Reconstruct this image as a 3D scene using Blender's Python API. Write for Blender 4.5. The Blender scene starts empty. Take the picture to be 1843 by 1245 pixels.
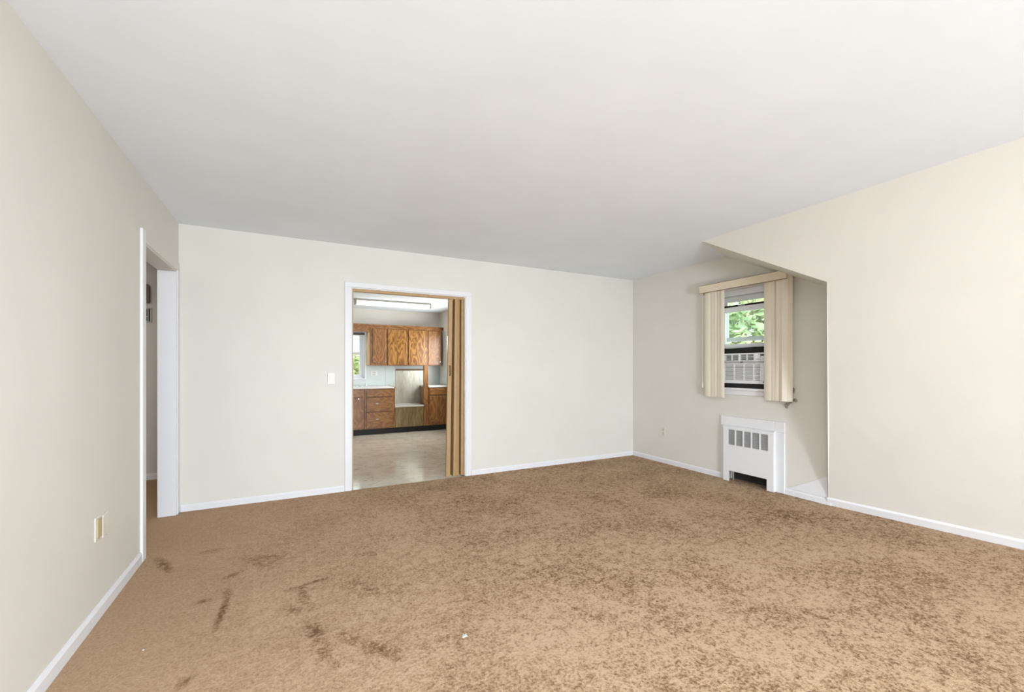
import bpy, bmesh, math, random
from mathutils import Vector
random.seed(7)
SC = bpy.context.scene
COL = SC.collection

# ------------------------------------------------------------------ camera, world, lights, exposure
F_PX, YAW, HOR, HC = 767.6, math.radians(27.55), 660.6, 1.22
cam_d = bpy.data.cameras.new('camera'); cam = bpy.data.objects.new('camera', cam_d); COL.objects.link(cam)
cam_d.sensor_width = 36.0; cam_d.sensor_fit = 'HORIZONTAL'; cam_d.lens = F_PX / 1843 * 36
cam_d.shift_y = (HOR - 622.5) / 1843; cam_d.clip_start = 0.02
cam.location = (0, 0, HC); cam.rotation_euler = (math.pi / 2, 0, -YAW)
SC.camera = cam
SC.view_settings.view_transform = 'Standard'; SC.view_settings.look = 'None'
SC.view_settings.gamma = 1.0; SC.view_settings.use_curve_mapping = False
SC.view_settings.exposure = 0.04
W = bpy.data.worlds.new('sky'); SC.world = W; W.use_nodes = True
bg = W.node_tree.nodes['Background']; bg.inputs[0].default_value = (0.86, 0.93, 1.0, 1); bg.inputs[1].default_value = 5.0

def area_light(name, loc, rot, sx, sy, power, col=(1, 1, 1)):
    d = bpy.data.lights.new(name, 'AREA'); d.shape = 'RECTANGLE'; d.size = sx; d.size_y = sy; d.energy = power; d.color = col
    o = bpy.data.objects.new(name, d); COL.objects.link(o); o.location = loc; o.rotation_euler = rot
    return o
# daylight coming in through the big picture window of the wall behind the camera and the kitchen's side window
area_light('daylight_front_window', (1.4, -5.52, 1.35), (math.radians(90), 0, 0), 3.3, 1.6, 115, (0.79, 0.88, 1.0))
# fill light added far behind the camera, aimed up and forwards at the ceiling
area_light('ceiling_fill_light', (1.0, -4.0, 0.30), (math.radians(90 + 40), 0, math.radians(-4)), 0.8, 0.8, 255, (0.79, 0.88, 1.0))
# added downward fill behind the camera, brightens the near carpet and walls
area_light('floor_fill_light', (0.3, -0.2, 2.40), (0, 0, 0), 0.4, 0.4, 60, (0.80, 0.885, 1.0))
area_light('hall_fill_light', (-1.7, 4.3, 2.38), (0, 0, 0), 0.3, 0.3, 9, (1.0, 0.94, 0.88))  # added fill that lifts the dark hall, no fixture modelled
area_light('daylight_kitchen_window', (2.86, 7.5, 1.5), (math.radians(90), 0, math.radians(90)), 1.1, 0.8, 40, (0.95, 0.98, 1.0))

# ------------------------------------------------------------------ dimensions (metres; camera stands at x=0, y=0)
XL, XR, YB, H = -0.828, 4.236, 4.484, 2.429
YF = -5.6                     # wall behind the camera
KY0, KY1, KXL, KXR, KH = YB + 0.12, 8.65, -0.72, 2.79, 2.35
HALLY = 5.92

# ------------------------------------------------------------------ materials
MATS = {}
def mat(name, col, rough=0.6, metal=0.0, spec=0.5):
    m = bpy.data.materials.new(name); m.use_nodes = True
    b = m.node_tree.nodes['Principled BSDF']
    b.inputs['Base Color'].default_value = (*col, 1); b.inputs['Roughness'].default_value = rough
    b.inputs['Metallic'].default_value = metal; b.inputs['Specular IOR Level'].default_value = spec
    MATS[name] = m
    return m
def N(m, typ, **kw):
    n = m.node_tree.nodes.new(typ)
    for k, v in kw.items():
        if k.startswith('i_'): n.inputs[k[2:].replace('_', ' ')].default_value = v
        else: setattr(n, k, v)
    return n
def L(m, a, b): m.node_tree.links.new(a, b)
def BS(m): return m.node_tree.nodes['Principled BSDF']
def ramp(m, stops):
    r = N(m, 'ShaderNodeValToRGB'); e = r.color_ramp.elements
    while len(e) < len(stops): e.new(0.5)
    for x, (p, c) in zip(e, stops): x.position = p; x.color = (*c, 1)
    return r
def add_bump(m, height_out, strength, dist=0.01):
    b = N(m, 'ShaderNodeBump'); b.inputs['Strength'].default_value = strength; b.inputs['Distance'].default_value = dist
    L(m, height_out, b.inputs['Height']); L(m, b.outputs[0], BS(m).inputs['Normal'])
def paint(name, col, rough=0.55, var=0.02, bump=0.05):
    m = mat(name, col, rough, spec=0.3)
    t = N(m, 'ShaderNodeTexCoord')
    n = N(m, 'ShaderNodeTexNoise', i_Scale=2.2, i_Detail=4.0); L(m, t.outputs['Object'], n.inputs['Vector'])
    r = ramp(m, [(0.3, tuple(c * (1 - var) for c in col)), (0.7, tuple(min(1, c * (1 + var)) for c in col))])
    L(m, n.outputs[0], r.inputs[0]); L(m, r.outputs[0], BS(m).inputs['Base Color'])
    n2 = N(m, 'ShaderNodeTexNoise', i_Scale=180.0, i_Detail=2.0); L(m, t.outputs['Object'], n2.inputs['Vector'])
    add_bump(m, n2.outputs[0], bump, 0.002)
    return m
WALL = paint('cream_wall_paint', (0.775, 0.745, 0.68))
CEIL = paint('white_ceiling_paint', (0.865, 0.915, 0.965), 0.7)
KWALL = paint('kitchen_wall_paint', (0.80, 0.76, 0.69))
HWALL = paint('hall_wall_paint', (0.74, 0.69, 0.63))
TRIM = paint('white_trim_paint', (0.84, 0.84, 0.855), 0.4, 0.01, 0.02)
ENAMEL = paint('white_enamel', (0.86, 0.86, 0.87), 0.35, 0.01, 0.01)
IVORY = mat('ivory_plastic', (0.80, 0.76, 0.67), 0.35)
BEIGE = mat('aged_beige_plastic', (0.55, 0.45, 0.24), 0.4)
WHITEP = mat('white_plastic', (0.80, 0.80, 0.81), 0.4)
GREYP = mat('grey_plastic', (0.42, 0.42, 0.42), 0.4)
SOCK = mat('dull_ivory_socket', (0.62, 0.57, 0.48), 0.4)
BLACK = mat('black_rubber', (0.012, 0.012, 0.012), 0.6)
FOAM = paint('black_foam', (0.015, 0.015, 0.016), 0.85, 0.4, 0.8)
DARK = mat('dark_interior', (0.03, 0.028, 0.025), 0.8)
STEEL = mat('dull_steel', (0.42, 0.41, 0.39), 0.35, 0.9)
NICKEL = mat('worn_nickel', (0.75, 0.70, 0.62), 0.25, 1.0)
VINYLW = mat('white_window_vinyl', (0.78, 0.79, 0.82), 0.35)
COUNTER = paint('white_laminate', (0.82, 0.79, 0.75), 0.3, 0.02, 0.0)
SPLASH = paint('pale_blue_green_laminate', (0.66, 0.72, 0.70), 0.25, 0.03, 0.0)
CHIME = mat('brown_chime_wood', (0.17, 0.11, 0.07), 0.5)
BROWNS = mat('brown_metal_strip', (0.22, 0.13, 0.08), 0.45)
LINT = mat('white_lint', (0.55, 0.55, 0.52), 0.9)
GLASS = mat('window_glass', (1, 1, 1), 0.0)
def mk_glass():
    m = GLASS; nt = m.node_tree; nt.nodes.remove(BS(m))
    out = [n for n in nt.nodes if n.type == 'OUTPUT_MATERIAL'][0]
    tr = N(m, 'ShaderNodeBsdfTransparent'); tr.inputs[0].default_value = (0.93, 0.97, 0.95, 1)
    gl = N(m, 'ShaderNodeBsdfGlossy'); gl.inputs['Roughness'].default_value = 0.02
    mx = N(m, 'ShaderNodeMixShader'); mx.inputs[0].default_value = 0.06
    L(m, tr.outputs[0], mx.inputs[1]); L(m, gl.outputs[0], mx.inputs[2]); L(m, mx.outputs[0], out.inputs[0])
mk_glass()
TUBE = mat('fluorescent_diffuser', (0.95, 0.95, 0.95), 0.4)
BS(TUBE).inputs['Emission Color'].default_value = (1, 0.98, 0.94, 1); BS(TUBE).inputs['Emission Strength'].default_value = 4.0

def wood(name, light, mid, dark, rough=0.35, scale=1.0, strong=1.0, vertical=True):
    m = mat(name, mid, rough)
    t = N(m, 'ShaderNodeTexCoord'); oi = N(m, 'ShaderNodeObjectInfo')
    off = N(m, 'ShaderNodeVectorMath', operation='SCALE'); off.inputs[0].default_value = (7.3, 5.1, 9.7); L(m, oi.outputs['Random'], off.inputs['Scale'])
    ad = N(m, 'ShaderNodeVectorMath', operation='ADD'); L(m, t.outputs['Object'], ad.inputs[0]); L(m, off.outputs[0], ad.inputs[1])
    mp = N(m, 'ShaderNodeMapping'); mp.inputs['Scale'].default_value = (6 * scale, 6 * scale, 1.7 * scale) if vertical else (1.7 * scale, 6 * scale, 6 * scale)
    L(m, ad.outputs[0], mp.inputs['Vector'])
    big = N(m, 'ShaderNodeTexNoise', i_Scale=1.0, i_Detail=2.0, i_Distortion=0.4); L(m, mp.outputs[0], big.inputs['Vector'])
    mul = N(m, 'ShaderNodeMath', operation='MULTIPLY'); mul.inputs[1].default_value = 62.0; L(m, big.outputs[0], mul.inputs[0])
    sn = N(m, 'ShaderNodeMath', operation='SINE'); L(m, mul.outputs[0], sn.inputs[0])
    mp2 = N(m, 'ShaderNodeMapping'); mp2.inputs['Scale'].default_value = (160, 160, 6) if vertical else (6, 160, 160); L(m, ad.outputs[0], mp2.inputs['Vector'])
    fine = N(m, 'ShaderNodeTexNoise', i_Scale=1.0, i_Detail=3.0); L(m, mp2.outputs[0], fine.inputs['Vector'])
    a = N(m, 'ShaderNodeMath', operation='MULTIPLY_ADD'); a.inputs[1].default_value = 0.17 * strong; a.inputs[2].default_value = 0.25; L(m, sn.outputs[0], a.inputs[0])
    b = N(m, 'ShaderNodeMath', operation='MULTIPLY_ADD'); b.inputs[1].default_value = 0.5; L(m, fine.outputs[0], b.inputs[0]); L(m, a.outputs[0], b.inputs[2])
    r = ramp(m, [(0.2, dark), (0.5, mid), (0.75, light)]); L(m, b.outputs[0], r.inputs[0]); L(m, r.outputs[0], BS(m).inputs['Base Color'])
    add_bump(m, fine.outputs[0], 0.08, 0.002)
    return m
OAK = wood('oak_cabinet', (0.37, 0.17, 0.05), (0.265, 0.11, 0.03), (0.13, 0.05, 0.013), 0.34, strong=0.9)
OAKDOOR = wood('oak_cabinet_bold_grain', (0.44, 0.22, 0.06), (0.30, 0.13, 0.032), (0.12, 0.045, 0.011), 0.28, 1.0, 1.2)
OAKH = wood('oak_cabinet_horizontal', (0.38, 0.175, 0.05), (0.28, 0.115, 0.03), (0.14, 0.052, 0.013), 0.34, strong=0.9, vertical=False)
OAKSUN = wood('sunlit_oak_tone', (0.72, 0.50, 0.27), (0.62, 0.40, 0.20), (0.5, 0.3, 0.14), 0.4, strong=0.3)  # sunlight on the cabinet's side, painted in as a paler oak
TAN = wood('tan_folding_door_veneer', (0.56, 0.38, 0.19), (0.47, 0.30, 0.135), (0.36, 0.21, 0.09), 0.45, strong=0.2)
BLIND = paint('cream_blind_fabric', (0.86, 0.78, 0.64), 0.6, 0.03, 0.1)
VALANCE = paint('cream_valance_fabric', (0.84, 0.735, 0.565), 0.55, 0.03, 0.1)

def metal_sheet(name, c1, c2, rough):
    m = mat(name, c1, rough, 0.6)
    t = N(m, 'ShaderNodeTexCoord'); mp = N(m, 'ShaderNodeMapping'); mp.inputs['Scale'].default_value = (14, 1, 3); mp.inputs['Rotation'].default_value = (0, 0.35, 0)
    L(m, t.outputs['Object'], mp.inputs['Vector'])
    n = N(m, 'ShaderNodeTexNoise', i_Scale=1.6, i_Detail=5.0, i_Distortion=1.2); L(m, mp.outputs[0], n.inputs['Vector'])
    r = ramp(m, [(0.3, c2), (0.7, c1)]); L(m, n.outputs[0], r.inputs[0]); L(m, r.outputs[0], BS(m).inputs['Base Color'])
    add_bump(m, n.outputs[0], 0.15, 0.01)
    return m
SHEET = metal_sheet('scratched_stainless', (0.72, 0.70, 0.62), (0.52, 0.50, 0.42), 0.42)
SHEET2 = metal_sheet('scratched_bronze_steel', (0.36, 0.27, 0.14), (0.20, 0.145, 0.065), 0.38)

def carpet_mat():
    m = mat('brown_carpet', (0.5, 0.33, 0.2), 0.95, spec=0.1)
    t = N(m, 'ShaderNodeTexCoord'); P = t.outputs['Object']
    def noise(scale, det, rough=0.55, dist=0.0):
        n = N(m, 'ShaderNodeTexNoise', i_Scale=scale, i_Detail=det, i_Roughness=rough, i_Distortion=dist); L(m, P, n.inputs['Vector']); return n.outputs[0]
    def math_(op, a, b=None, c=None, clamp=False):
        n = N(m, 'ShaderNodeMath', operation=op); n.use_clamp = clamp
        for i, v in enumerate((a, b, c)):
            if v is None: continue
            if isinstance(v, (int, float)): n.inputs[i].default_value = v
            else: L(m, v, n.inputs[i])
        return n.outputs[0]
    patch = noise(2.2, 3, 0.6, 0.4); mid = noise(22, 5, 0.75, 0.5); tuft = noise(75, 3, 0.7); fib = noise(260, 2)
    # brushed-pile mottling: stronger to the middle and right of the room, smoother by the left wall
    sx = N(m, 'ShaderNodeSeparateXYZ'); L(m, P, sx.inputs[0])
    zone = math_('MULTIPLY_ADD', sx.outputs[0], 0.40, 0.40, True)
    mott = math_('MULTIPLY', math_('SUBTRACT', mid, 0.50), 2.5)
    mott = math_('MULTIPLY', math_('ADD', mott, math_('MULTIPLY', math_('SUBTRACT', patch, 0.5), 1.05)), zone)
    tf = math_('MULTIPLY', math_('SUBTRACT', tuft, 0.5), math_('MULTIPLY_ADD', zone, 2.0, 0.6))
    v = math_('ADD', math_('ADD', math_('ADD', mott, tf), math_('MULTIPLY', math_('SUBTRACT', fib, 0.5), 0.6)), 0.34)
    # crushed-pile strokes left by furniture and feet
    st = None
    for (x0, y0, x1, y1, w, a) in STROKES:
        mp = N(m, 'ShaderNodeMapping', vector_type='TEXTURE')
        dx, dy = x1 - x0, y1 - y0; ln = math.hypot(dx, dy) / 2 + w
        mp.inputs['Location'].default_value = ((x0 + x1) / 2, (y0 + y1) / 2, 0); mp.inputs['Rotation'].default_value = (0, 0, math.atan2(dy, dx))
        mp.inputs['Scale'].default_value = (ln * 1.1, w * 1.3, 1)
        L(m, P, mp.inputs['Vector'])
        g = N(m, 'ShaderNodeTexGradient', gradient_type='SPHERICAL'); L(m, mp.outputs[0], g.inputs[0])
        o = math_('MULTIPLY', g.outputs['Fac'], a)
        st = o if st is None else math_('MAXIMUM', st, o)
    st = math_('MULTIPLY', st, math_('MULTIPLY_ADD', math_('SUBTRACT', mid, 0.42), 4.0, 0.4, True))
    v = math_('SUBTRACT', v, math_('MULTIPLY', st, -0.8))
    r = ramp(m, [(0.10, (0.57, 0.395, 0.255)), (0.42, (0.44, 0.288, 0.172)), (0.72, (0.265, 0.160, 0.086)), (1.0, (0.17, 0.098, 0.05))])
    L(m, v, r.inputs[0]); L(m, r.outputs[0], BS(m).inputs['Base Color'])
    hgt = math_('ADD', math_('MULTIPLY', tuft, 0.6), math_('MULTIPLY', fib, 0.4))
    add_bump(m, hgt, 0.7, 0.012)
    return m
# stroke list: x0, y0, x1, y1, half width, strength (metres on the carpet)
STROKES = [(-0.75, 3.47, -0.63, 3.19, .032, .9), (-0.288, 2.73, -0.307, 2.40, .020, 1.1), (-0.331, 2.95, -0.27, 3.0, .03, .6),
           (-0.30, 2.80, -0.29, 2.70, .025, .6), (0.02, 2.645, 0.23, 2.70, .022, .7), (-0.01, 2.645, 0.11, 2.60, .035, .7), (0.064, 2.60, 0.06, 2.43, .035, .7),
           (-0.03, 2.44, 0.09, 2.38, .05, .5), (0.084, 2.25, 0.12, 2.09, .035, .9), (0.12, 2.09, 0.16, 1.88, .03, .6), (0.20, 2.12, 0.29, 1.97, .04, .6),
           (0.28, 1.98, 0.41, 1.82, .045, .8), (-0.38, 2.01, -0.34, 2.09, .025, .6), (-0.53, 3.43, -0.42, 3.43, .04, .5), (-0.26, 3.22, -0.08, 3.0, .05, .45),
           (-0.43, 2.71, -0.37, 2.72, .025, .5), (1.05, 2.75, 1.2, 2.73, .03, .5), (-0.17, 3.2, 0.0, 3.07, .06, .4), (0.40, 2.90, 0.56, 2.92, .05, .4),
           (3.3, 2.25, 3.8, 1.92, .20, .55), (0.30, 2.55, 0.45, 2.35, .06, .4), (1.25, 1.75, 1.4, 1.6, .06, .4), (1.65, 1.9, 1.85, 1.75, .06, .4)]
CARPET = carpet_mat()

def vinyl_floor():
    m = mat('beige_vinyl_floor', (0.6, 0.5, 0.4), 0.12)
    t = N(m, 'ShaderNodeTexCoord'); P = t.outputs['Object']
    n = N(m, 'ShaderNodeTexNoise', i_Scale=5.0, i_Detail=5.0, i_Distortion=0.6); L(m, P, n.inputs['Vector'])
    r = ramp(m, [(0.3, (0.69, 0.58, 0.45)), (0.5, (0.78, 0.69, 0.56)), (0.7, (0.83, 0.75, 0.64))]); L(m, n.outputs[0], r.inputs[0])
    mp = N(m, 'ShaderNodeMapping'); mp.inputs['Scale'].default_value = (14, 46, 1); mp.inputs['Rotation'].default_value = (0, 0, 0.2); L(m, P, mp.inputs['Vector'])
    n2 = N(m, 'ShaderNodeTexNoise', i_Scale=1.2, i_Detail=3.0, i_Distortion=1.0); L(m, mp.outputs[0], n2.inputs['Vector'])
    r2 = ramp(m, [(0.335, (0.42, 0.37, 0.33)), (0.375, (1, 1, 1))]); L(m, n2.outputs[0], r2.inputs[0])
    mx = N(m, 'ShaderNodeMix', data_type='RGBA', blend_type='MULTIPLY'); mx.inputs[0].default_value = 0.8
    L(m, r.outputs[0], mx.inputs[6]); L(m, r2.outputs[0], mx.inputs[7]); L(m, mx.outputs[2], BS(m).inputs['Base Color'])
    n3 = N(m, 'ShaderNodeTexNoise', i_Scale=4.0, i_Detail=2.0); L(m, P, n3.inputs['Vector'])
    add_bump(m, n3.outputs[0], 0.05, 0.02)
    return m
VINYL = vinyl_floor()
def leaf_mat(name, a, b):
    m = mat(name, a, 0.6)
    oi = N(m, 'ShaderNodeTexCoord'); n = N(m, 'ShaderNodeTexNoise', i_Scale=1.6, i_Detail=3.0); L(m, oi.outputs['Object'], n.inputs['Vector'])
    r = ramp(m, [(0.35, a), (0.62, b)]); L(m, n.outputs[0], r.inputs[0]); L(m, r.outputs[0], BS(m).inputs['Base Color'])
    return m
LEAF1 = leaf_mat('green_leaves', (0.27, 0.40, 0.19), (0.62, 0.63, 0.32))
LEAF2 = leaf_mat('deep_green_leaves', (0.22, 0.36, 0.18), (0.46, 0.54, 0.28))
BARK = paint('bark', (0.16, 0.12, 0.09), 0.9, 0.3, 0.6)
LAWN = leaf_mat('lawn_grass', (0.20, 0.30, 0.08), (0.42, 0.45, 0.17))
SIDING = paint('pale_house_siding', (0.75, 0.77, 0.80), 0.6)

# ------------------------------------------------------------------ mesh helpers
class MB:
    def __init__(self): self.v = []; self.f = []
    def add(self, vs, fs):
        o = len(self.v); self.v += [tuple(p) for p in vs]; self.f += [[i + o for i in f] for f in fs]; return self
    def box(self, x0, x1, y0, y1, z0, z1):
        x0, x1 = sorted((x0, x1)); y0, y1 = sorted((y0, y1)); z0, z1 = sorted((z0, z1))
        return self.hexa([(x0, y0, z0), (x1, y0, z0), (x1, y1, z0), (x0, y1, z0), (x0, y0, z1), (x1, y0, z1), (x1, y1, z1), (x0, y1, z1)])
    def hexa(self, p):
        return self.add(p, [(0, 3, 2, 1), (4, 5, 6, 7), (0, 1, 5, 4), (1, 2, 6, 5), (2, 3, 7, 6), (3, 0, 4, 7)])
    def prism(self, poly, vec):     # poly: closed 3D polygon, vec: extrusion
        n = len(poly); v = Vector(vec); top = [tuple(Vector(p) + v) for p in poly]
        return self.add(list(poly) + top, [list(range(n))[::-1], list(range(n, 2 * n))] + [[i, (i + 1) % n, n + (i + 1) % n, n + i] for i in range(n)])
    def cyl(self, a, b, r, r2=None, n=14):
        a, b = Vector(a), Vector(b); d = (b - a).normalized(); r2 = r if r2 is None else r2
        u = d.orthogonal().normalized(); w = d.cross(u); vs = []
        for c, rr in ((a, r), (b, r2)):
            for i in range(n):
                t = 2 * math.pi * i / n; vs.append(c + (u * math.cos(t) + w * math.sin(t)) * rr)
        return self.add(vs, [list(range(n))[::-1], list(range(n, 2 * n))] + [[i, (i + 1) % n, n + (i + 1) % n, n + i] for i in range(n)])
    def tube(self, pts, r, n=8):
        for a, b in zip(pts, pts[1:]): self.cyl(a, b, r, n=n)
        return self
    def build(self, name, m, parent=None, bevel=0.0, smooth=False):
        L0 = Vector(parent['_o']) if parent and '_o' in parent.keys() else Vector((0, 0, 0))
        me = bpy.data.meshes.new(name); me.from_pydata([tuple(Vector(p) - L0) for p in self.v], [], self.f); me.update()
        bm = bmesh.new(); bm.from_mesh(me); bmesh.ops.recalc_face_normals(bm, faces=bm.faces); bm.to_mesh(me); bm.free()
        o = bpy.data.objects.new(name, me); COL.objects.link(o); me.materials.append(m)
        if parent: o.parent = parent
        if bevel:
            b = o.modifiers.new('bevel', 'BEVEL'); b.width = bevel; b.segments = 2; b.limit_method = 'ANGLE'
        if smooth:
            for p in me.polygons: p.use_smooth = True
        return o
ROOTS = []
def thing(name, loc, label, cat, group=None):
    o = bpy.data.objects.new(name, None); COL.objects.link(o); o.location = loc; o.empty_display_size = 0.05
    o['label'] = label; o['category'] = cat; o['_o'] = list(loc); ROOTS.append(o)
    if group: o['group'] = group
    return o
def tag(o, label, cat, group=None):
    o['label'] = label; o['category'] = cat
    if group: o['group'] = group
    return o
def struct(o): o['kind'] = 'structure'; return o
def sroot(name, loc):
    o = bpy.data.objects.new(name, None); COL.objects.link(o); o.location = loc; o['_o'] = list(loc); o['kind'] = 'structure'; ROOTS.append(o); return o
def holed(mb, axis, p0, p1, a0, a1, z0, z1, holes):
    """solid wall slab between p0..p1 on axis, spanning a0..a1, with rectangular holes (h0,h1,hz0,hz1)"""
    xs = sorted({a0, a1, *[h[0] for h in holes], *[h[1] for h in holes]}); zs = sorted({z0, z1, *[h[2] for h in holes], *[h[3] for h in holes]})
    for i in range(len(xs) - 1):
        for j in range(len(zs) - 1):
            cx, cz = (xs[i] + xs[i + 1]) / 2, (zs[j] + zs[j + 1]) / 2
            if any(h[0] < cx < h[1] and h[2] < cz < h[3] for h in holes): continue
            if axis == 'x': mb.box(p0, p1, xs[i], xs[i + 1], zs[j], zs[j + 1])
            else: mb.box(xs[i], xs[i + 1], p0, p1, zs[j], zs[j + 1])
    return mb

# ------------------------------------------------------------------ the setting: shell
struct(MB().box(-2.6, 5.2, YF - 0.15, YB, -0.12, 0.0).build('floor', CARPET))
struct(MB().box(-2.6, XL - 0.116, YB, HALLY + 0.1, -0.12, 0.0).build('floor_hall', CARPET))
struct(MB().box(KXL - 0.1, KXR + 0.2, YB, KY1 + 0.1, -0.14, -0.008).build('floor_kitchen', VINYL))
struct(MB().box(-2.6, 5.2, YF - 0.15, YB + 0.12, H, H + 0.12).build('ceiling', CEIL))
struct(MB().box(KXL - 0.1, KXR + 0.2, YB + 0.12, KY1 + 0.1, KH, KH + 0.12).build('ceiling_kitchen', CEIL))
struct(MB().box(-2.6, XL - 0.02, YB + 0.12, HALLY + 0.1, H, H + 0.12).build('ceiling_hall', CEIL))
# left wall with the hall opening
HO0, HO1, HOZ = 3.505, 4.40, 2.02
m = holed(MB(), 'x', XL - 0.116, XL, YF, YB + 0.12, 0, H, [(HO0, HO1, 0, HOZ)])
struct(m.build('wall_left', WALL))
# back wall with the kitchen doorway
KD0, KD1, KDZ = 0.542, 1.752, 2.012
struct(holed(MB(), 'y', YB, YB + 0.12, XL, XR + 0.15, 0, H, [(KD0, KD1, 0, KDZ)]).build('wall_back', WALL))
# window wall (far right)
W0, W1, WZ0, WZ1 = 2.40, 3.20, 1.00, 2.05          # window_1 opening
R0, R1, RZ = 2.515, 3.045, 0.585                    # radiator recess
struct(holed(MB(), 'x', XR, XR + 0.15, 2.04, YB + 0.12, 0, H, [(W0, W1, WZ0, WZ1), (R0, R1, 0, RZ)]).build('wall_right_window', WALL))
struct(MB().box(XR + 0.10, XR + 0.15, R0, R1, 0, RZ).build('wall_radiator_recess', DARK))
# stair bulkhead wall: leans in towards the room, its sloping underside runs up to the ceiling
def top_x(y): return 3.426 + (y - 0.744) * 0.0436
def bot_x(y): return 4.245 + (2.06 - y) * 0.105
s_, c_ = math.sin(YAW), math.cos(YAW)
def lean(y, z, off=0.0): return bot_x(y) + (top_x(y) - bot_x(y)) * z / H - off
def edge_y(z):                                      # end of the bulkhead wall: a straight raking arris, then the sloping underside
    if z <= 1.874: return 2.06 + (1.784 - 2.06) * z / 1.874
    return 1.784 + (2.786 - 1.784) * (z - 1.874) / (H - 1.874)
zz = [1.874 * i / 12 for i in range(13)] + [1.874 + (H - 1.874) * i / 8 for i in range(1, 9)]
NY = 24; vs = []; fs = []
for z in zz:
    e = edge_y(z)
    for j in range(NY + 1):
        y = e + (YF - e) * j / NY; vs.append((lean(y, z), y, z))
for i in range(len(zz) - 1):
    for j in range(NY): k = i * (NY + 1) + j; fs.append((k, k + 1, k + NY + 2, k + NY + 1))
struct(MB().add(vs, fs).build('wall_right', WALL, smooth=True))
E1, E0, T0 = [(lean(edge_y(z), z), edge_y(z), z) for z in (1.874, 0.0, H)]
Wp0, Wp1, Wb = (XR, 3.06, H), (XR, 2.055, 1.93), (XR + 0.02, 2.05, 0.0)
struct(MB().add([T0, E1, E0, Wp0, Wp1, Wb], [(0, 1, 4, 3), (1, 2, 5, 4)]).build('wall_right_soffit', WALL))
# wall behind the camera, with a wide picture window
struct(holed(MB(), 'y', YF, YF - 0.15, -2.6, 5.2, 0, H, [(-0.3, 3.0, 0.55, 2.15)]).build('wall_front', WALL))
w4 = sroot('window_4', (1.35, YF, 0.55))
holed(MB(), 'y', YF - 0.10, YF - 0.04, -0.3, 3.0, 0.55, 2.15, [(-0.24, 0.78, 0.61, 2.09), (0.84, 1.86, 0.61, 2.09), (1.92, 2.94, 0.61, 2.09)]).build('window_frame', VINYLW, w4)
for a in (-0.24, 0.84, 1.92): MB().box(a, a + 1.02, YF - 0.075, YF - 0.07, 0.61, 2.09).build('pane', GLASS, w4)
# hall shell
struct(MB().box(-2.6, XL, HALLY, HALLY + 0.1, 0, H).build('wall_hall_end', HWALL))
struct(MB().box(-2.6, -2.5, YF, HALLY, 0, H).build('wall_hall_left', HWALL))
struct(MB().box(XL - 0.116, XL - 0.02, YB + 0.12, HALLY, 0, H).build('wall_hall_right', HWALL))
struct(MB().box(-2.5, XL - 0.116, 2.2, 2.3, 0, H).build('wall_hall_near', HWALL))
# kitchen shell
KW = (0.72, 1.288, 1.005, 1.90)                     # window_2 on the far wall
struct(holed(MB(), 'y', KY1, KY1 + 0.14, KXL - 0.1, KXR + 0.15, 0, KH, [KW]).build('wall_kitchen_back', KWALL))
KW3 = (6.95, 8.17, 1.05, 1.90)                      # window_3 on the kitchen's right wall
struct(holed(MB(), 'x', KXR, KXR + 0.14, KY0, KY1, 0, KH, [KW3]).build('wall_kitchen_right', KWALL))
struct(MB().box(KXL - 0.1, KXL, KY0, KY1, 0, KH).build('wall_kitchen_left', KWALL))

# ------------------------------------------------------------------ trim
def board(name, mb, m=TRIM, bev=0.004): return struct(mb.build(name, m, None, bev))
BBH = 0.058
def bb_profile(a, b, nrm, h=BBH, d=0.013):
    """baseboard between floor points a and b, nrm = direction into the room"""
    a, b, n = Vector((*a, 0)), Vector((*b, 0)), Vector((*nrm, 0))
    up = Vector((0, 0, 1)); prof = [(0, 0), (d, 0), (d, h * 0.78), (d * 0.45, h), (0, h)]
    return MB().prism([tuple(a + n * p + up * q) for p, q in prof], tuple(b - a))
board('baseboard_left', bb_profile((XL, YF), (XL, HO0 - 0.075), (1, 0), 0.066), bev=0)
board('baseboard_back_left', bb_profile((XL + 0.014, YB), (KD0 - 0.064, YB), (0, -1)), bev=0)
board('baseboard_back_right', bb_profile((KD1 + 0.066, YB), (XR, YB), (0, -1)), bev=0)
board('baseboard_window', bb_profile((XR, YB), (XR, 3.11), (-1, 0)), bev=0)
board('baseboard_window_near', bb_profile((XR, 2.425), (XR, 2.03), (-1, 0)), bev=0)
vs = []; fs = []; K = 20
for i in range(K + 1):
    y = 2.055 + (YF - 2.055) * i / K
    vs += [(lean(y, 0, .016), y, 0), (lean(y, .056, .016), y, .056), (lean(y, .070, .006), y, .070), (lean(y, .070, -.03), y, .070), (lean(y, 0, -.03), y, 0)]
for i in range(K):
    for j in range(5): fs.append((i * 5 + j, i * 5 + (j + 1) % 5, i * 5 + 5 + (j + 1) % 5, i * 5 + 5 + j))
fs += [(0, 1, 2, 3, 4), (K * 5, K * 5 + 4, K * 5 + 3, K * 5 + 2, K * 5 + 1)]
board('baseboard_right', MB().add(vs, fs), bev=0)
board('baseboard_hall', bb_profile((-2.5, HALLY), (XL - 0.116, HALLY), (0, -1), 0.066), bev=0)
# rising white skirting wedge between radiator and bulkhead wall
board('trim_1', MB().prism([(XR - 0.006, 2.40, 0.06), (XR - 0.006, 2.06, 0.25), (XR - 0.006, 2.06, 0.06)], (0.006, 0, 0)), bev=0)
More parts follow.
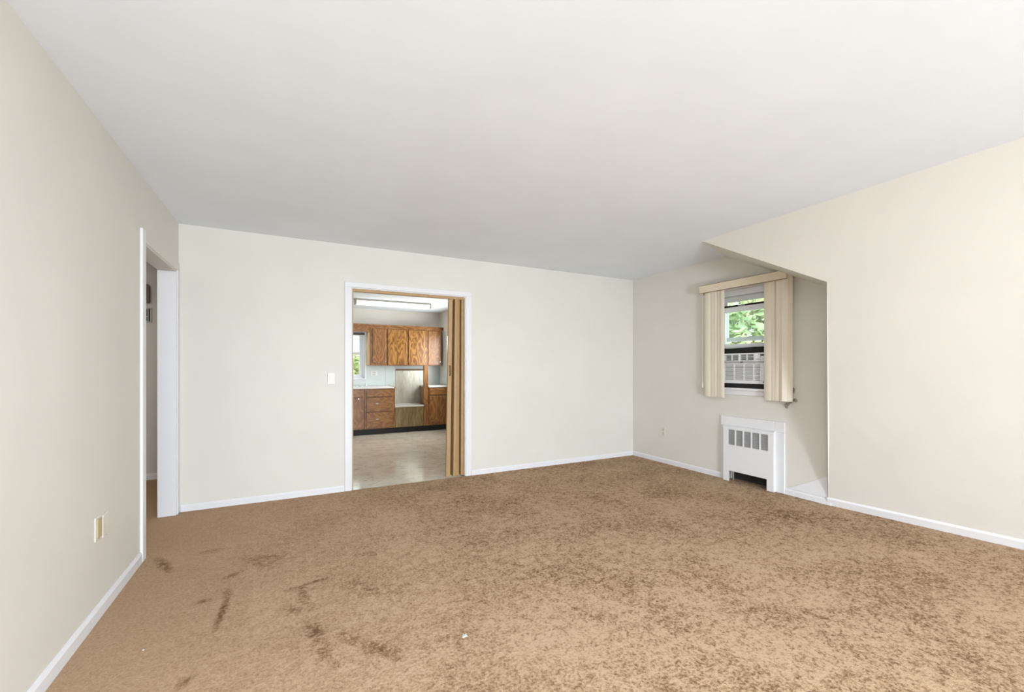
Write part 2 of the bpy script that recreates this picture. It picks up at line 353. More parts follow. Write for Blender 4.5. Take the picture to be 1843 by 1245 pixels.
# hall opening casings and jambs
board('trim_2', MB().box(XL, XL + 0.016, HO0 - 0.075, HO0 - 0.004, 0, HOZ + 0.072))                       # near casing
board('trim_3', MB().box(XL, XL + 0.010, HO1 + 0.004, YB - 0.015, 0, HOZ + 0.004))                        # far casing
board('trim_4', MB().box(XL, XL + 0.008, HO0 - 0.004, YB - 0.004, HOZ, HOZ + 0.07), WALL)                 # head casing, painted cream
board('trim_5', MB().box(XL - 0.122, XL + 0.002, HO1 - 0.012, HO1 + 0.003, 0, HOZ - 0.012))               # far jamb
board('trim_6', MB().box(XL - 0.122, XL + 0.002, HO0 - 0.003, HO0 + 0.012, 0, HOZ - 0.012))               # near jamb
board('trim_7', MB().box(XL - 0.122, XL + 0.002, HO0, HO1, HOZ - 0.012, HOZ + 0.003), paint('head_jamb_paint', (0.74, 0.71, 0.66)))
# kitchen doorway casings
board('trim_8', MB().box(KD0 - 0.062, KD0, YB - 0.016, YB, 0, KDZ))
board('trim_9', MB().box(KD1, KD1 + 0.064, YB - 0.016, YB, 0, KDZ))
board('trim_10', MB().box(KD0 - 0.062, KD1 + 0.064, YB - 0.016, YB, KDZ, KDZ + 0.05))
board('trim_11', MB().box(KD0 - 0.003, KD0 + 0.010, YB - 0.002, YB + 0.122, 0, KDZ))
board('trim_12', MB().box(KD1 - 0.010, KD1 + 0.003, YB - 0.002, YB + 0.122, 0, KDZ))
board('trim_13', MB().box(KD0, KD1, YB - 0.002, YB + 0.122, KDZ - 0.010, KDZ + 0.003))

# ------------------------------------------------------------------ folding accordion door in the kitchen doorway
ad = sroot('door_1', (1.66, YB + 0.06, 0)); ad['label'] = 'tan wood veneer accordion door folded open in the kitchen doorway'
MB().box(KD0 + 0.010, KD1 - 0.010, YB + 0.005, YB + 0.05, KDZ - 0.038, KDZ - 0.010).build('track', TAN, ad, 0.002)
MB().box(KD0 + 0.010, KD0 + 0.020, YB + 0.003, YB + 0.05, 0.0, KDZ - 0.038).build('latch_strip', TAN, ad, 0.002)
ZT, ZB = KDZ - 0.038, 0.012
def slab(p0, p1, thick, sh0, sh1, z0=ZB, z1=ZT):
    """vertical panel between plan points p0,p1; sh = how far each foot swings left of its top"""
    a, b = Vector((*p0, 0)), Vector((*p1, 0)); n = Vector((-(b - a).y, (b - a).x, 0)).normalized() * thick / 2
    lo = [a - n - Vector((sh0, 0, 0)), b - n - Vector((sh1, 0, 0)), b + n - Vector((sh1, 0, 0)), a + n - Vector((sh0, 0, 0))]
    hi = [a - n, b - n, b + n, a + n]
    return MB().hexa([(p.x, p.y, z0) for p in lo] + [(p.x, p.y, z1) for p in hi])
Yf, Yr = YB + 0.005, YB + 0.105
lead = slab((1.561, YB + 0.03), (1.606, YB + 0.03), 0.03, 0.032, 0.030).build('lead_post', TAN, ad, 0.003)
hx = 1.585 - 0.013
MB().tube([(hx, YB + 0.015, 1.235), (hx, YB - 0.008, 1.23), (hx, YB - 0.008, 1.135), (hx, YB + 0.015, 1.13)], 0.007).build('handle', BROWNS, ad)
facets = [((1.606, YB + .045), (1.608, Yr)), ((1.608, Yr), (1.628, Yr)), ((1.628, Yr), (1.636, Yf + .012)), ((1.636, Yf + .012), (1.655, Yf + .004)),
          ((1.655, Yf + .004), (1.672, Yf + .012)), ((1.672, Yf + .012), (1.690, Yf + .02)), ((1.690, Yf + .02), (1.693, Yr)), ((1.693, Yr), (1.706, Yr)),
          ((1.706, Yr), (1.712, Yf + .015)), ((1.712, Yf + .015), (1.728, Yf + .006)), ((1.728, Yf + .006), (1.739, Yf + .02))]
swing = lambda x: 0.030 * (1.742 - x) / 0.14
for p, q in facets: slab(p, q, 0.005, swing(p[0]), swing(q[0])).build('fold_panel', TAN, ad, 0.001)

# ------------------------------------------------------------------ wall plates
def plate(name, axis, pos, sgn, a0, a1, z0, z1, label, cat, m=IVORY, kind='switch'):
    t = thing(name, ((pos, (a0 + a1) / 2, z0) if axis == 'x' else ((a0 + a1) / 2, pos, z0)), label, cat)
    def bx_(d0, d1, b0, b1, c0, c1):
        d0, d1 = pos + sgn * d0, pos + sgn * d1
        return MB().box(d0, d1, b0, b1, c0, c1) if axis == 'x' else MB().box(b0, b1, d0, d1, c0, c1)
    bx_(0, 0.006, a0, a1, z0, z1).build('plate', m, t, 0.003)
    ca, cz, w, h = (a0 + a1) / 2, (z0 + z1) / 2, a1 - a0, z1 - z0
    if kind == 'switch':
        bx_(0.006, 0.010, ca - w * .24, ca + w * .24, cz - h * .30, cz + h * .30).build('rocker', m, t, 0.002)
    elif kind == 'outlet':
        for s in (-1, 1):
            c = cz + s * h * .2
            r = bx_(0.006, 0.009, ca - w * .24, ca + w * .24, c - h * .14, c + h * .14).build('socket', SOCK, t, 0.002)
            for q in (-1, 1): bx_(0.009, 0.0095, ca + q * w * .1 - .002, ca + q * w * .1 + .002, c - h * .06, c + h * .06).build('slot', DARK, r)
    elif kind == 'beige':
        r = bx_(0.006, 0.010, ca - w * .30, ca + w * .36, cz - h * .40, cz + h * .40).build('insert', BEIGE, t, 0.002)
    for s in (-1, 1):
        d = Vector((sgn if axis == 'x' else 0, sgn if axis == 'y' else 0, 0)); p = Vector((pos, ca, cz + s * h * .44) if axis == 'x' else (ca, pos, cz + s * h * .44))
        MB().cyl(p + d * .006, p + d * .0072, .003, n=8).build('screw', NICKEL, t)
    return t
plate('light_switch', 'y', YB, -1, 0.325, 0.392, 1.055, 1.165, 'cream rocker light switch on the wall beside the kitchen doorway', 'light switch')
plate('wall_socket', 'x', XL, 1, 2.730, 2.808, 0.380, 0.497, 'wall plate with a yellowed beige insert low on the wall by the hall opening', 'socket', kind='beige')
plate('blank_wall_plate', 'x', XL, 1, 2.824, 2.898, 0.368, 0.483, 'plain cream blank wall plate beside the yellowed beige one', 'wall plate', kind='blank')
plate('power_outlet', 'x', XR, -1, 3.902, 3.97, 0.342, 0.456, 'cream power outlet low on the wall between room corner and radiator', 'outlet', kind='outlet')

# ------------------------------------------------------------------ window_1 on the right wall (raised lower sash over an air conditioner)
w1 = sroot('window_1', (XR, 2.8, WZ0)); w1['label'] = 'white double-hung window with raised lower sash above the air conditioner'
holed(MB(), 'x', XR + 0.02, XR + 0.14, W0, W1, WZ0, WZ1, [(W0 + 0.05, W1 - 0.05, WZ0 + 0.03, WZ1 - 0.06)]).build('window_frame', VINYLW, w1, 0.003)
def sash(x0, x1, y0, y1, z0, z1, st, rb, rt, name):
    s = holed(MB(), 'x', x0, x1, y0, y1, z0, z1, [(y0 + st, y1 - st, z0 + rb, z1 - rt)]).build(name, VINYLW, w1, 0.003)
    MB().box((x0 + x1) / 2 - .002, (x0 + x1) / 2 + .002, y0 + st, y1 - st, z0 + rb, z1 - rt).build('pane', GLASS, w1)
    return s
sash(XR + 0.085, XR + 0.115, W0 + 0.05, W1 - 0.05, 1.50, WZ1 - 0.06, 0.05, 0.045, 0.055, 'upper_sash')
sash(XR + 0.035, XR + 0.065, W0 + 0.05, W1 - 0.05, 1.425, 1.872, 0.06, 0.045, 0.055, 'lower_sash')
MB().box(XR + 0.04, XR + 0.115, W0 + 0.05, W1 - 0.05, 1.872, 1.892).build('foam_strip', FOAM, w1, 0.003)
MB().box(XR + 0.02, XR + 0.05, 2.86, 2.93, 1.872, 1.888).build('sash_lock', STEEL, w1, 0.003)
MB().box(XR - 0.03, XR + 0.02, W0 - 0.05, W1 + 0.05, 0.975, WZ0).build('sill', TRIM, w1, 0.004)
MB().box(XR - 0.012, XR, W0 - 0.03, W1 + 0.03, 0.925, 0.975).build('apron', TRIM, w1, 0.003)
# foam packed above and below the air conditioner
tag(MB().prism([(XR - 0.02, W0 + .05, 1.372), (XR - 0.02, W1 - .05, 1.368), (XR - 0.02, W1 - .05, 1.428), (XR - 0.02, 3.0, 1.418), (XR - 0.02, 2.9, 1.422), (XR - 0.02, 2.72, 1.43), (XR - 0.02, W0 + .05, 1.424)], (0.10, 0, 0)).build('foam_strip', FOAM, None, 0.004),
    'ragged black foam strip packed between air conditioner and raised sash', 'foam strip')
tag(MB().box(XR - 0.025, XR + 0.10, W0 + .052, W1 - .052, 1.001, 1.048).build('foam_strip', FOAM, None, 0.004),
    'black foam strip under the air conditioner on the window sill', 'foam strip')
# air conditioner
ax = XR - 0.032
ac = thing('air_conditioner', (XR, 2.81, 1.048), 'white window air conditioner with slatted grille between the blind stacks', 'air conditioner')
AY0, AY1, AZ0, AZ1 = 2.555, 3.075, 1.049, 1.367
holed(MB(), 'x', ax, ax + 0.03, AY0, AY1, AZ0, AZ1, [(2.655, 3.05, 1.085, 1.255), (2.725, 3.045, 1.292, 1.352)]).box(ax + 0.03, XR + 0.42, AY0, AY1, AZ0, AZ1).build('body', WHITEP, ac, 0.003)
MB().box(ax + 0.027, ax + 0.0295, 2.655, 3.05, 1.085, 1.255).build('grille_backing', DARK, ac)
MB().box(ax + 0.027, ax + 0.0295, 2.725, 3.045, 1.292, 1.352).build('vent_backing', BLACK, ac)
for i in range(12):
    z = 1.085 + 0.170 * (i + 0.5) / 12 + 0.002
    MB().hexa([(ax + .002, 2.655, z - .005), (ax + .02, 2.655, z - .002), (ax + .02, 3.05, z - .002), (ax + .002, 3.05, z - .005), (ax + .002, 2.655, z + .0035), (ax + .02, 2.655, z + .0065), (ax + .02, 3.05, z + .0065), (ax + .002, 3.05, z + .0035)]).build('grille_slat', WHITEP, ac)
for y in (2.725, 2.83, 2.94): MB().box(ax + .001, ax + .025, y - .004, y + .004, 1.085, 1.255).build('grille_bar', WHITEP, ac)
for y0, y1 in ((2.725, 2.872), (2.892, 3.045)):
    for k in range(4):
        z = 1.300 + k * 0.0135
        MB().box(ax + .004, ax + .02, y0 + .005, y1 - .005, z, z + .005).build('vent_louver', WHITEP, ac)
    MB().box(ax + .002, ax + .02, (y0 + y1) / 2 - .003, (y0 + y1) / 2 + .003, 1.292, 1.352).build('vent_bar', WHITEP, ac)
MB().box(ax + .001, ax + .026, 2.872, 2.892, 1.292, 1.352).build('vent_divider', WHITEP, ac, 0.002)
MB().box(ax - .003, ax + .01, AY0, AY1, 1.262, 1.283).build('trim_band', GREYP, ac, 0.002)
MB().cyl((ax - .003, 2.857, 1.2725), (ax - .0045, 2.857, 1.2725), .006, n=12).box(ax - .0045, ax - .003, 2.836, 2.848, 1.268, 1.277).build('emblem', BLACK, ac)
cp = MB().box(ax - .002, ax + .01, AY0 + .02, 2.712, 1.290, 1.356).build('control_panel', WHITEP, ac, 0.002)
MB().box(ax - .004, ax - .001, 2.598, 2.650, 1.335, 1.350).build('display', BLACK, ac)
for y0, y1, z in ((2.60, 2.625, 1.297), (2.64, 2.70, 1.297), (2.640, 2.655, 1.318)): MB().box(ax - .004, ax - .001, y0, y1, z, z + .009).build('button', GREYP, ac, 0.001)
MB().cyl((ax, 2.618, 1.070), (ax - .003, 2.618, 1.070), .006, n=12).build('knob', BLACK, ac)
# vertical blind: valance, head rail and two drawn-back stacks of vanes
vb = thing('vertical_blind', (XR, 2.8, 0.89), 'cream vertical blind drawn to both sides of the window under a fabric valance', 'blind')
MB().box(XR - 0.115, XR - 0.103, 2.352, 3.305, 2.052, 2.135).build('valance_front', VALANCE, vb, 0.002)
for z in (2.052, 2.135): MB().box(XR - 0.1165, XR - 0.102, 2.351, 3.306, z - .002, z + .002).build('edge_piping', BROWNS, vb)
MB().box(XR - 0.103, XR, 2.352, 2.362, 2.052, 2.135).build('valance_return', VALANCE, vb, 0.002)
MB().box(XR - 0.103, XR, 3.295, 3.305, 2.040, 2.125).build('valance_return', VALANCE, vb, 0.002)
MB().box(XR - 0.085, XR - 0.045, 2.37, 3.29, 2.095, 2.125).build('head_rail', VINYLW, vb, 0.002)
def vane(y, ang, z0, z1, w=0.089):
    mb_ = MB(); n = 7; pts = []
    for i in range(n):
        t = i / (n - 1) - .5; u = t * w; bow = 0.008 * (1 - 4 * t * t)
        # along ang from the wall plane: u along y, bow towards the room
        dy, dx = math.cos(ang), math.sin(ang)
        pts.append((XR - 0.080 + dx * u - dy * bow, y + dy * u + dx * bow))
    poly = [(p[0], p[1], z0) for p in pts] + [(p[0] - .0012, p[1], z0) for p in pts[::-1]]
    return mb_.prism(poly, (0, 0, z1 - z0)).build('vane', BLIND, vb)
for y, a in ((3.225, .12), (3.175, .35), (3.135, .12), (3.058, .1), (3.10, .45)): vane(y, a, 0.893, 2.095)
for y, a in ((2.545, .2), (2.51, .4), (2.47, .15), (2.435, .3), (2.395, .15), (2.362, -0.75)): vane(y, a, 0.897, 2.095)
cd = MB().tube([(XR - .09, 3.283, 2.06), (XR - .088, 3.285, 1.6), (XR - .09, 3.283, 1.05)], .0015, 6).build('pull_cord', BLIND, vb)
MB().cyl((XR - .09, 3.283, 1.055), (XR - .09, 3.283, 0.99), .004, .008, 10).build('cord_tassel', IVORY, vb)
# grey latch bracket on the wall under the near blind stack
br = thing('wall_bracket', (XR, 2.36, 0.84), 'small grey metal catch bracket on the wall under the near blind stack', 'bracket')
MB().prism([(XR - .02, 2.405, .862), (XR - .02, 2.335, .925), (XR - .02, 2.318, .92), (XR - .02, 2.312, .895), (XR - .02, 2.322, .890), (XR - .02, 2.335, .903), (XR - .02, 2.372, .880), (XR - .02, 2.398, .848)], (0.02, 0, 0)).build('lever', STEEL, br, 0.003)
MB().cyl((XR, 2.41, .862), (XR - .025, 2.41, .862), .009, n=12).prism([(XR - .015, 2.425, .865), (XR - .015, 2.405, .872), (XR - .015, 2.398, .825), (XR - .015, 2.418, .828)], (0.015, 0, 0)).build('catch', STEEL, br, 0.002)
tag(MB().prism([(XR - .018, 2.355, 1.035), (XR - .018, 2.333, 1.015), (XR - .018, 2.338, .985), (XR - .018, 2.36, .96)], (0.018, 0, 0)).build('wall_hook', STEEL, None, 0.003),
    'small grey metal hook half hidden behind the near blind stack', 'hook')

# ------------------------------------------------------------------ recessed radiator cover
rc = thing('radiator_cover', (XR, 2.77, 0), 'white metal radiator cover with five louvred openings under the window', 'radiator')
holed(MB(), 'x', XR - 0.018, XR, 2.424, 3.108, 0, 0.69, [(R0, R1, 0, RZ)]).build('casing', TRIM, rc, 0.004)
px = XR - 0.052
gr = [(2.563 + i * 0.0885, 2.563 + i * 0.0885 + 0.073) for i in range(5)]
holed(MB(), 'x', px, px + 0.006, 2.507, 3.052, 0.0, 0.575, [(a, b, 0.392, 0.553) for a, b in gr] + [(2.575, 2.985, 0, 0.112)]).build('front_panel', ENAMEL, rc, 0.0)
MB().box(px + .006, XR + .06, 2.507, 2.513, 0, .575).build('side_panel', ENAMEL, rc)
MB().hexa([(px - .006, 2.503, .566), (XR - .017, 2.503, .566), (XR - .017, 3.056, .566), (px - .006, 3.056, .566), (px - .002, 2.503, .580), (XR - .017, 2.503, .600), (XR - .017, 3.056, .600), (px - .002, 3.056, .580)]).build('top_lip', ENAMEL, rc, 0.002)
for a, b in gr:
    g = MB()
    for k in range(11):
        z = 0.394 + k * 0.0146
        g.hexa([(px + .002, a, z), (px + .010, a, z + .006), (px + .010, b, z + .006), (px + .002, b, z), (px + .002, a, z + .002), (px + .010, a, z + .008), (px + .010, b, z + .008), (px + .002, b, z + .002)])
    g.box(px + .012, px + .013, a, b, .392, .553)
    g.build('louver_grille', GREYP, rc)
MB().cyl((XR + .03, 2.99, 0), (XR + .03, 2.99, .36), .011, n=12).build('pipe', STEEL, rc)
fins = MB()
for i in range(40): fins.box(XR - .01, XR + .07, 2.56 + i * .0108, 2.561 + i * .0108, .17, .25)
fins.cyl((XR + .03, 2.55, .21), (XR + .03, 3.0, .21), .012, n=12).build('fin_element', STEEL, rc)

# ------------------------------------------------------------------ hall: door chime and intercom
dc = thing('door_chime', (-1.42, HALLY, 1.915), 'brown wooden door chime box on the hall wall above the intercom', 'door chime')
MB().prism([(-1.52, HALLY, 1.925), (-1.50, HALLY, 1.912), (-1.345, HALLY, 1.912), (-1.336, HALLY, 1.925), (-1.336, HALLY, 2.095), (-1.352, HALLY, 2.113), (-1.50, HALLY, 2.113), (-1.52, HALLY, 2.10)], (0, -0.05, 0)).build('housing', CHIME, dc, 0.006)
MB().box(-1.376, -1.373, HALLY - .052, HALLY - .049, 1.92, 2.105).build('seam', DARK, dc)
MB().cyl((-1.366, HALLY - .05, 1.928), (-1.366, HALLY - .056, 1.928), .007, n=10).build('button', NICKEL, dc)
ic = thing('intercom', (-1.42, HALLY, 1.705), 'grey intercom panel in a pale frame on the hall wall', 'intercom')
holed(MB(), 'y', HALLY - .018, HALLY, -1.53, -1.324, 1.706, 1.86, [(-1.515, -1.358, 1.722, 1.845), (-1.350, -1.338, 1.716, 1.852)]).build('frame', mat('pale_intercom_frame', (0.55, 0.53, 0.47), 0.4), ic, 0.002)
MB().box(-1.515, -1.358, HALLY - .012, HALLY - .001, 1.722, 1.845).build('speaker_panel', mat('slate_plastic', (0.10, 0.11, 0.11), 0.4), ic)
MB().box(-1.515, -1.358, HALLY - .014, HALLY - .011, 1.763, 1.768).build('divider', WHITEP, ic)
MB().box(-1.350, -1.338, HALLY - .008, HALLY - .001, 1.716, 1.852).build('slot', BLACK, ic)

# ------------------------------------------------------------------ kitchen
YFc, YU = 8.03, 8.39
lamp = thing('ceiling_light', (1.6, 7.46, KH), 'long fluorescent light fixture glowing on the kitchen ceiling', 'ceiling light')
MB().box(0.955, 2.235, 7.37, 7.55, KH - 0.03, KH).build('housing', mat('grey_lamp_housing', (0.50, 0.48, 0.42), 0.45), lamp, 0.004)
MB().prism([(0.98, 7.385, KH - .03), (0.98, 7.40, KH - .085), (0.98, 7.52, KH - .085), (0.98, 7.535, KH - .03)], (1.23, 0, 0)).build('diffuser', TUBE, lamp, 0.01)
for x0, x1 in ((0.955, 0.98), (2.21, 2.235)): MB().box(x0, x1, 7.375, 7.545, KH - .09, KH - .03).build('end_cap', MATS['grey_lamp_housing'], lamp, 0.004)

def door(par, x0, x1, z0, z1, yf, m, knob=None, hinges=None):
    d = MB().box(x0, x1, yf - .018, yf, z0, z1).build('door', m, par, 0.004)
    if knob:
        kx, kz = knob; mm = MB().cyl((kx, yf - .018, kz), (kx, yf - .03, kz), .005, .005, 10).cyl((kx, yf - .03, kz), (kx, yf - .040, kz), .013, .010, 14)
        k = mm.build('knob', NICKEL, par); reparent(k, d)
    if hinges:
        for hz in (z0 + .06, z1 - .08):
            h = MB().cyl((hinges, yf - .02, hz), (hinges, yf - .02, hz + .045), .005, n=8).build('hinge', BROWNS, par); reparent(h, d)
    return d
def reparent(o, p): o.parent = p
def drawer(par, x0, x1, z0, z1, yf, knob=True):
    d = MB().box(x0, x1, yf - .018, yf, z0, z1).build('drawer', OAKH, par, 0.004)
    if knob:
        kx, kz = (x0 + x1) / 2 - .05, (z0 + z1) / 2 + .02
        k = MB().cyl((kx, yf - .018, kz), (kx, yf - .03, kz), .006, n=10).box(kx - .024, kx + .024, yf - .04, yf - .03, kz - .006, kz + .006).build('pull', NICKEL, par, 0.003); reparent(k, d)
    return d
UZ0, UZ1 = 1.252, 1.965
def upper(name, x0, x1, label, doors):
    t = thing(name, ((x0 + x1) / 2, KY1, UZ0), label, 'cabinet')
    MB().box(x0, x1, YU, KY1 - .007, UZ0, UZ1).build('body', OAK, t, 0.002)
    for a, b, z0, m, kn, hg in doors: door(t, a, b, z0, 1.945, YU, m, kn, hg)
    return t
upper('wall_cabinet', 1.357, 1.672, 'narrow single-door oak wall cabinet next to the kitchen window', [(1.396, 1.640, 1.293, OAK, (1.625, 1.33), 1.393)])
upper('wall_cabinet', 1.674, 2.436, 'wide double-door oak wall cabinet with bold grain above the stainless panel', [(1.678, 2.045, 1.262, OAKDOOR, None, None), (2.078, 2.432, 1.265, OAKDOOR, None, 2.074)])
upper('wall_cabinet', 2.438, 2.757, 'narrow dark oak wall cabinet at the right-hand end by the kitchen corner', [(2.472, 2.735, 1.268, OAK, (2.715, 1.33), None)])
vl = MB().box(KXL + .3, KXR - .002, YU - .006, YU + .02, UZ1, 2.020).box(KXL + .3, KXR - .002, YU - .024, YU + .02, 2.005, 2.030).box(KXL + .3, 1.355, YU, YU + .02, 1.885, UZ1)
tag(vl.build('oak_fascia_board', OAKH, None, 0.002), 'long oak fascia board along the top of the wall cabinets and kitchen window', 'fascia board')
tag(MB().box(1.318, 1.356, YU + .02, KY1, 1.256, 1.884).build('side_board', OAKSUN, None, 0.002), 'oak side board with sunlight painted into its pale colour between kitchen window and narrow wall cabinet', 'side board')
BZ0, BZ1 = 0.098, 0.828
def base(name, x0, x1, label):
    t = thing(name, ((x0 + x1) / 2, YFc, 0), label, 'cabinet')
    MB().box(x0, x1, YFc, KY1 - .02, BZ0, BZ1).box(x0 + .002, x1 - .002, YFc + .07, KY1 - .02, 0, BZ0).build('body', OAK, t, 0.002)
    return t
b1 = base('base_cabinet', 0.28, 1.199, 'oak base cabinet with doors under the kitchen window')
MB().box(0.74, 1.175, YFc - .018, YFc, 0.684, 0.812).build('false_front', OAKH, b1, 0.004)
door(b1, 0.975, 1.175, 0.118, 0.668, YFc, OAK, (1.09, 0.655), 1.178); door(b1, 0.74, 0.968, 0.118, 0.668, YFc, OAK)
MB().box(0.31, 0.72, YFc - .018, YFc, 0.684, 0.812).build('false_front', OAKH, b1, 0.004); door(b1, 0.31, 0.72, 0.118, 0.668, YFc, OAK)
b2 = base('base_cabinet', 1.201, 1.738, 'oak base cabinet with three drawers next to the low steel panel')
drawer(b2, 1.230, 1.692, 0.684, 0.806, YFc, False); drawer(b2, 1.230, 1.692, 0.412, 0.664, YFc); drawer(b2, 1.230, 1.692, 0.118, 0.398, YFc)
b3 = base('base_cabinet', 2.374, 2.786, 'oak base cabinet with one drawer and door in the kitchen corner')
drawer(b3, 2.392, 2.77, 0.684, 0.812, YFc, False); door(b3, 2.392, 2.77, 0.118, 0.668, YFc, OAK, (2.42, 0.62), 2.772)
ct = thing('countertop', (1.0, YFc, BZ1), 'white laminate countertop with sink below the kitchen window', 'countertop')
MB().box(0.27, 1.722, YFc - .025, KY1 - .007, BZ1 + .001, 0.855).build('slab', COUNTER, ct, 0.005)
MB().box(1.722, 1.742, YFc - .025, KY1 - .014, BZ1 + .001, 0.858).build('end_strip', OAKH, ct, 0.003)
holed(MB(), 'y', 8.10, 8.14, 0.55, 1.2, 0.856, 0.866, []).box(.55, 1.2, 8.56, 8.60, .856, .866).box(.55, .59, 8.14, 8.56, .856, .866).box(1.16, 1.2, 8.14, 8.56, .856, .866).build('sink_rim', mat('white_porcelain', (0.9, 0.9, 0.88), 0.1), ct, 0.003)
MB().cyl((1.30, 8.55, .855), (1.30, 8.55, .90), .02, .016, 14).build('soap_pump', WHITEP, ct)
ct2 = tag(MB().box(2.374, 2.786, YFc - .025, KY1 - .014, BZ1 + .001, 0.858).build('countertop', COUNTER, None, 0.005), 'short white countertop on the corner base cabinet', 'countertop')
struct(MB().box(0.28, 2.786, YFc + .055, YFc + .068, -0.008, BZ0).build('baseboard_kitchen', BLACK))
tag(MB().box(2.286, 2.370, YFc - .002, YFc + .06, BZ0, 1.250).build('oak_post', OAK, None, 0.003), 'upright oak post between steel panels and corner base cabinet', 'post')
# stainless lining of the empty range space
lo = thing('low_steel_unit', (2.03, YFc, 0), 'low scratched bronze-tinted steel unit in the gap between base cabinets', 'steel unit')
MB().box(1.744, 2.282, YFc + .01, KY1 - .01, BZ0, 0.470).box(1.75, 2.28, YFc + .07, KY1 - .01, 0, BZ0).build('front', SHEET2, lo, 0.003)
MB().box(1.744, 2.282, YFc, KY1 - .01, 0.470, 0.498).build('top_ledge', mat('pale_metal_ledge', (0.66, 0.65, 0.58), 0.35, 0.4), lo, 0.003)
tag(MB().box(1.88, 2.465, KY1 - .012, KY1 - .001, 0.50, 1.150).build('stainless_panel', SHEET, None, 0.002), 'scratched stainless steel panel on the wall behind the range gap', 'steel panel')
tag(MB().box(1.89, 2.465, KY1 - .030, KY1 - .001, 1.152, 1.186).build('brown_strip', BROWNS, None, 0.003), 'narrow brown strip along the top of the stainless wall panel', 'strip')
# backsplash sheets, parts of the kitchen walls
kb = bpy.data.objects['wall_kitchen_back']; kr = bpy.data.objects['wall_kitchen_right']
MB().box(1.302, 1.681, KY1 - .006, KY1, 0.856, 1.251).box(0.30, 1.302, KY1 - .006, KY1, 0.856, 0.985).build('backsplash_panel', SPLASH, kb, 0.001)
MB().box(1.685, 2.49, KY1 - .006, KY1, 0.50, 1.251).build('backsplash_panel', SPLASH, kb, 0.001)
MB().box(2.494, 2.78, KY1 - .006, KY1, 0.858, 1.251).build('backsplash_panel', SPLASH, kb, 0.001)
MB().box(KXR - .006, KXR, 6.6, KY1 - .008, 0.858, KW3[2] - .03).box(KXR - .006, KXR, KW3[1] + .06, KY1 - .008, KW3[2] - .03, 1.95).build('backsplash_panel', SPLASH, kr, 0.001)
for x, z0 in ((1.683, 0.86), (2.492, 0.86)): MB().box(x - .003, x + .003, KY1 - .0065, KY1 - .002, z0, 1.251).build('seam_strip', GREYP, kb)
plate('kitchen_outlet', 'y', KY1 - .006, -1, 1.40, 1.53, 1.05, 1.15, 'pale double outlet plate on the backsplash under the narrow wall cabinet', 'outlet', m=WHITEP, kind='outlet')
# kitchen windows
w2 = sroot('window_2', (1.0, KY1, KW[2])); w2['label'] = 'white double-hung kitchen window over the countertop'
holed(MB(), 'y', KY1 + .02, KY1 + .12, KW[0], KW[1], KW[2], KW[3], [(KW[0] + .035, KW[1] - .035, KW[2] + .03, KW[3] - .03)]).build('window_frame', VINYLW, w2, 0.003)
for nm, y, z0, z1 in (('upper_sash', KY1 + .075, 1.465, KW[3] - .03), ('lower_sash', KY1 + .04, KW[2] + .03, 1.505)):
    holed(MB(), 'y', y, y + .03, KW[0] + .035, KW[1] - .035, z0, z1, [(KW[0] + .085, KW[1] - .085, z0 + .045, z1 - .04)]).build(nm, VINYLW, w2, 0.003)
    MB().box(KW[0] + .085, KW[1] - .085, y + .013, y + .017, z0 + .045, z1 - .04).build('pane', GLASS, w2)
MB().box(KW[0] - .03, KW[1] + .03, KY1 - .03, KY1 + .02, KW[2] - .022, KW[2]).build('sill', TRIM, w2, 0.003)
MB().box(KW[1], KW[1] + .03, KY1 - .014, KY1, KW[2], KW[3]).build('casing', TRIM, w2, 0.003)
MB().box(KW[0] - .03, KW[0], KY1 - .014, KY1, KW[2], KW[3]).build('casing', TRIM, w2, 0.003)
tag(MB().cyl((KW[0] + .01, KY1 - .03, 1.862), (KW[1] - .005, KY1 - .03, 1.862), .022, n=16).build('roller_shade', mat('grey_brown_shade', (0.14, 0.12, 0.11), 0.7), None, 0), 'rolled-up dark shade at the top of the kitchen window', 'shade')
w3 = sroot('window_3', (KXR, 7.5, KW3[2]))
holed(MB(), 'x', KXR - .012, KXR + .12, KW3[0], KW3[1], KW3[2], KW3[3], [(KW3[0] + .06, 7.53, KW3[2] + .06, KW3[3] - .06), (7.59, KW3[1] - .06, KW3[2] + .06, KW3[3] - .06)]).build('window_frame', VINYLW, w3, 0.003)
for a, b in ((KW3[0] + .06, 7.53), (7.59, KW3[1] - .06)): MB().box(KXR + .09, KXR + .094, a, b, KW3[2] + .06, KW3[3] - .06).build('pane', GLASS, w3)

# ------------------------------------------------------------------ lint on the carpet
def lint(x, y, r, label):
    b = MB(); rnd = random.Random(int(x * 1000))
    for i in range(14):
        a = rnd.uniform(0, 6.28); d = rnd.uniform(0, r)
        cx, cy = x + math.cos(a) * d, y + math.sin(a) * d * .7
        b.cyl((cx, cy, 0.0), (cx, cy, .004 + r * .06 * rnd.random()), r * rnd.uniform(.2, .45), r * .15, 7)
    tag(b.build('lint_scrap', LINT), label, 'lint')
lint(0.706, 1.817, .015, 'white scrap of lint lying in the middle of the carpet')
lint(-0.561, 2.366, .005, 'tiny white speck on the carpet near the baseboard below the blank plate')

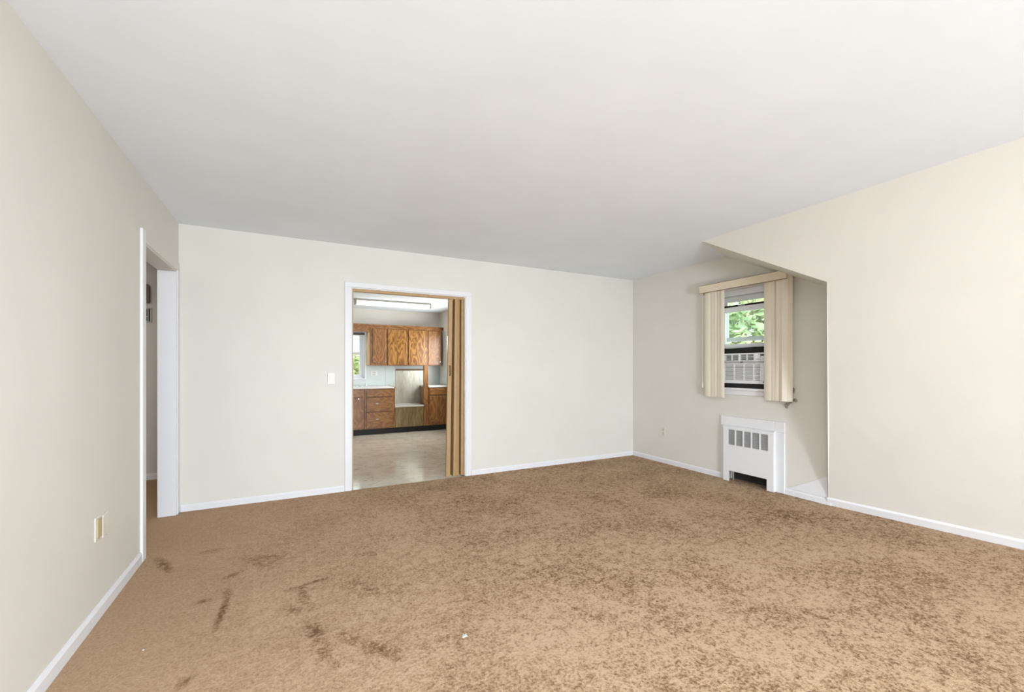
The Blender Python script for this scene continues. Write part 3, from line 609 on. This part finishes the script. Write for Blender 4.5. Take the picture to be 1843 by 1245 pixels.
# ------------------------------------------------------------------ outside the windows
struct(MB().box(-30, 45, -30, 45, -0.9, -0.6).build('lawn', LAWN))
def tree(name, x, y, h, r, zc, leaves, size, m, label, seed, cat='tree', group=None):
    rnd = random.Random(seed)
    t = thing(name, (x, y, -0.6), label, cat, group)
    tr = MB().cyl((x, y, -0.62), (x + .1, y, zc), .16 * r / 2, .06, 10)
    for k in range(6):
        a = k * 1.05 + rnd.random(); tr.cyl((x + .06, y, zc - .4 * r * rnd.random()), (x + math.cos(a) * r * .6, y + math.sin(a) * r * .6, zc + rnd.uniform(-.1, .5) * r), .04, .015, 6)
    tr.build('trunk', BARK, t)
    b = MB(); cl = []
    for k in range(26):
        while True:
            q = Vector((rnd.uniform(-1, 1), rnd.uniform(-1, 1), rnd.uniform(-1, 1)))
            if q.length < 1: break
        cl.append((Vector((x + q.x * r * .75, y + q.y * r * .75, zc + q.z * h * .42)), r * rnd.uniform(.25, .42)))
    for i in range(leaves):
        c, cr = rnd.choice(cl)
        d = Vector((rnd.gauss(0, 1), rnd.gauss(0, 1), rnd.gauss(0, 1))).normalized() * cr * rnd.random() ** .4
        p = c + d; u = Vector((rnd.gauss(0, 1), rnd.gauss(0, 1), rnd.gauss(0, 1))).normalized(); w = u.orthogonal().normalized(); s = size * rnd.uniform(.6, 1.3)
        b.add([p - u * s, p + w * s * .5, p + u * s, p - w * s * .5], [(0, 1, 2, 3)])
    b.build('foliage', m, t)
tree('garden_tree', 10.5, 7.2, 4.6, 2.2, 1.9, 9000, .13, LEAF1, 'yellow-green leafy tree outside the window above the air conditioner', 3)
tree('garden_tree', 15.5, 13.6, 6.0, 2.8, 2.6, 9000, .16, LEAF2, 'tall deep green tree further out beyond the yellow-green tree', 5)
tree('garden_shrub', 1.15, 10.9, 2.3, .8, .75, 4000, .07, LEAF1, 'light green shrub outside the kitchen window', 8, 'shrub')
nh = thing('neighbour_house', (-1.0, 15.5, -0.6), 'pale sided house wall beyond the kitchen window', 'house')
for k in range(22): MB().hexa([(-4, 15.45, -.6 + k * .2), (1.2, 15.45, -.6 + k * .2), (1.2, 15.7, -.6 + k * .2), (-4, 15.7, -.6 + k * .2), (-4, 15.48, -.4 + k * .2), (1.2, 15.48, -.4 + k * .2), (1.2, 15.7, -.4 + k * .2), (-4, 15.7, -.4 + k * .2)]).build('siding_board', SIDING, nh)
MB().prism([(-4.3, 15.2, 3.78), (1.5, 15.2, 3.78), (1.5, 17, 5.0), (-4.3, 17, 5.0)], (0, 0, .15)).build('roof', BROWNS, nh)
for o in ROOTS:
    if '_o' in o.keys(): del o['_o']
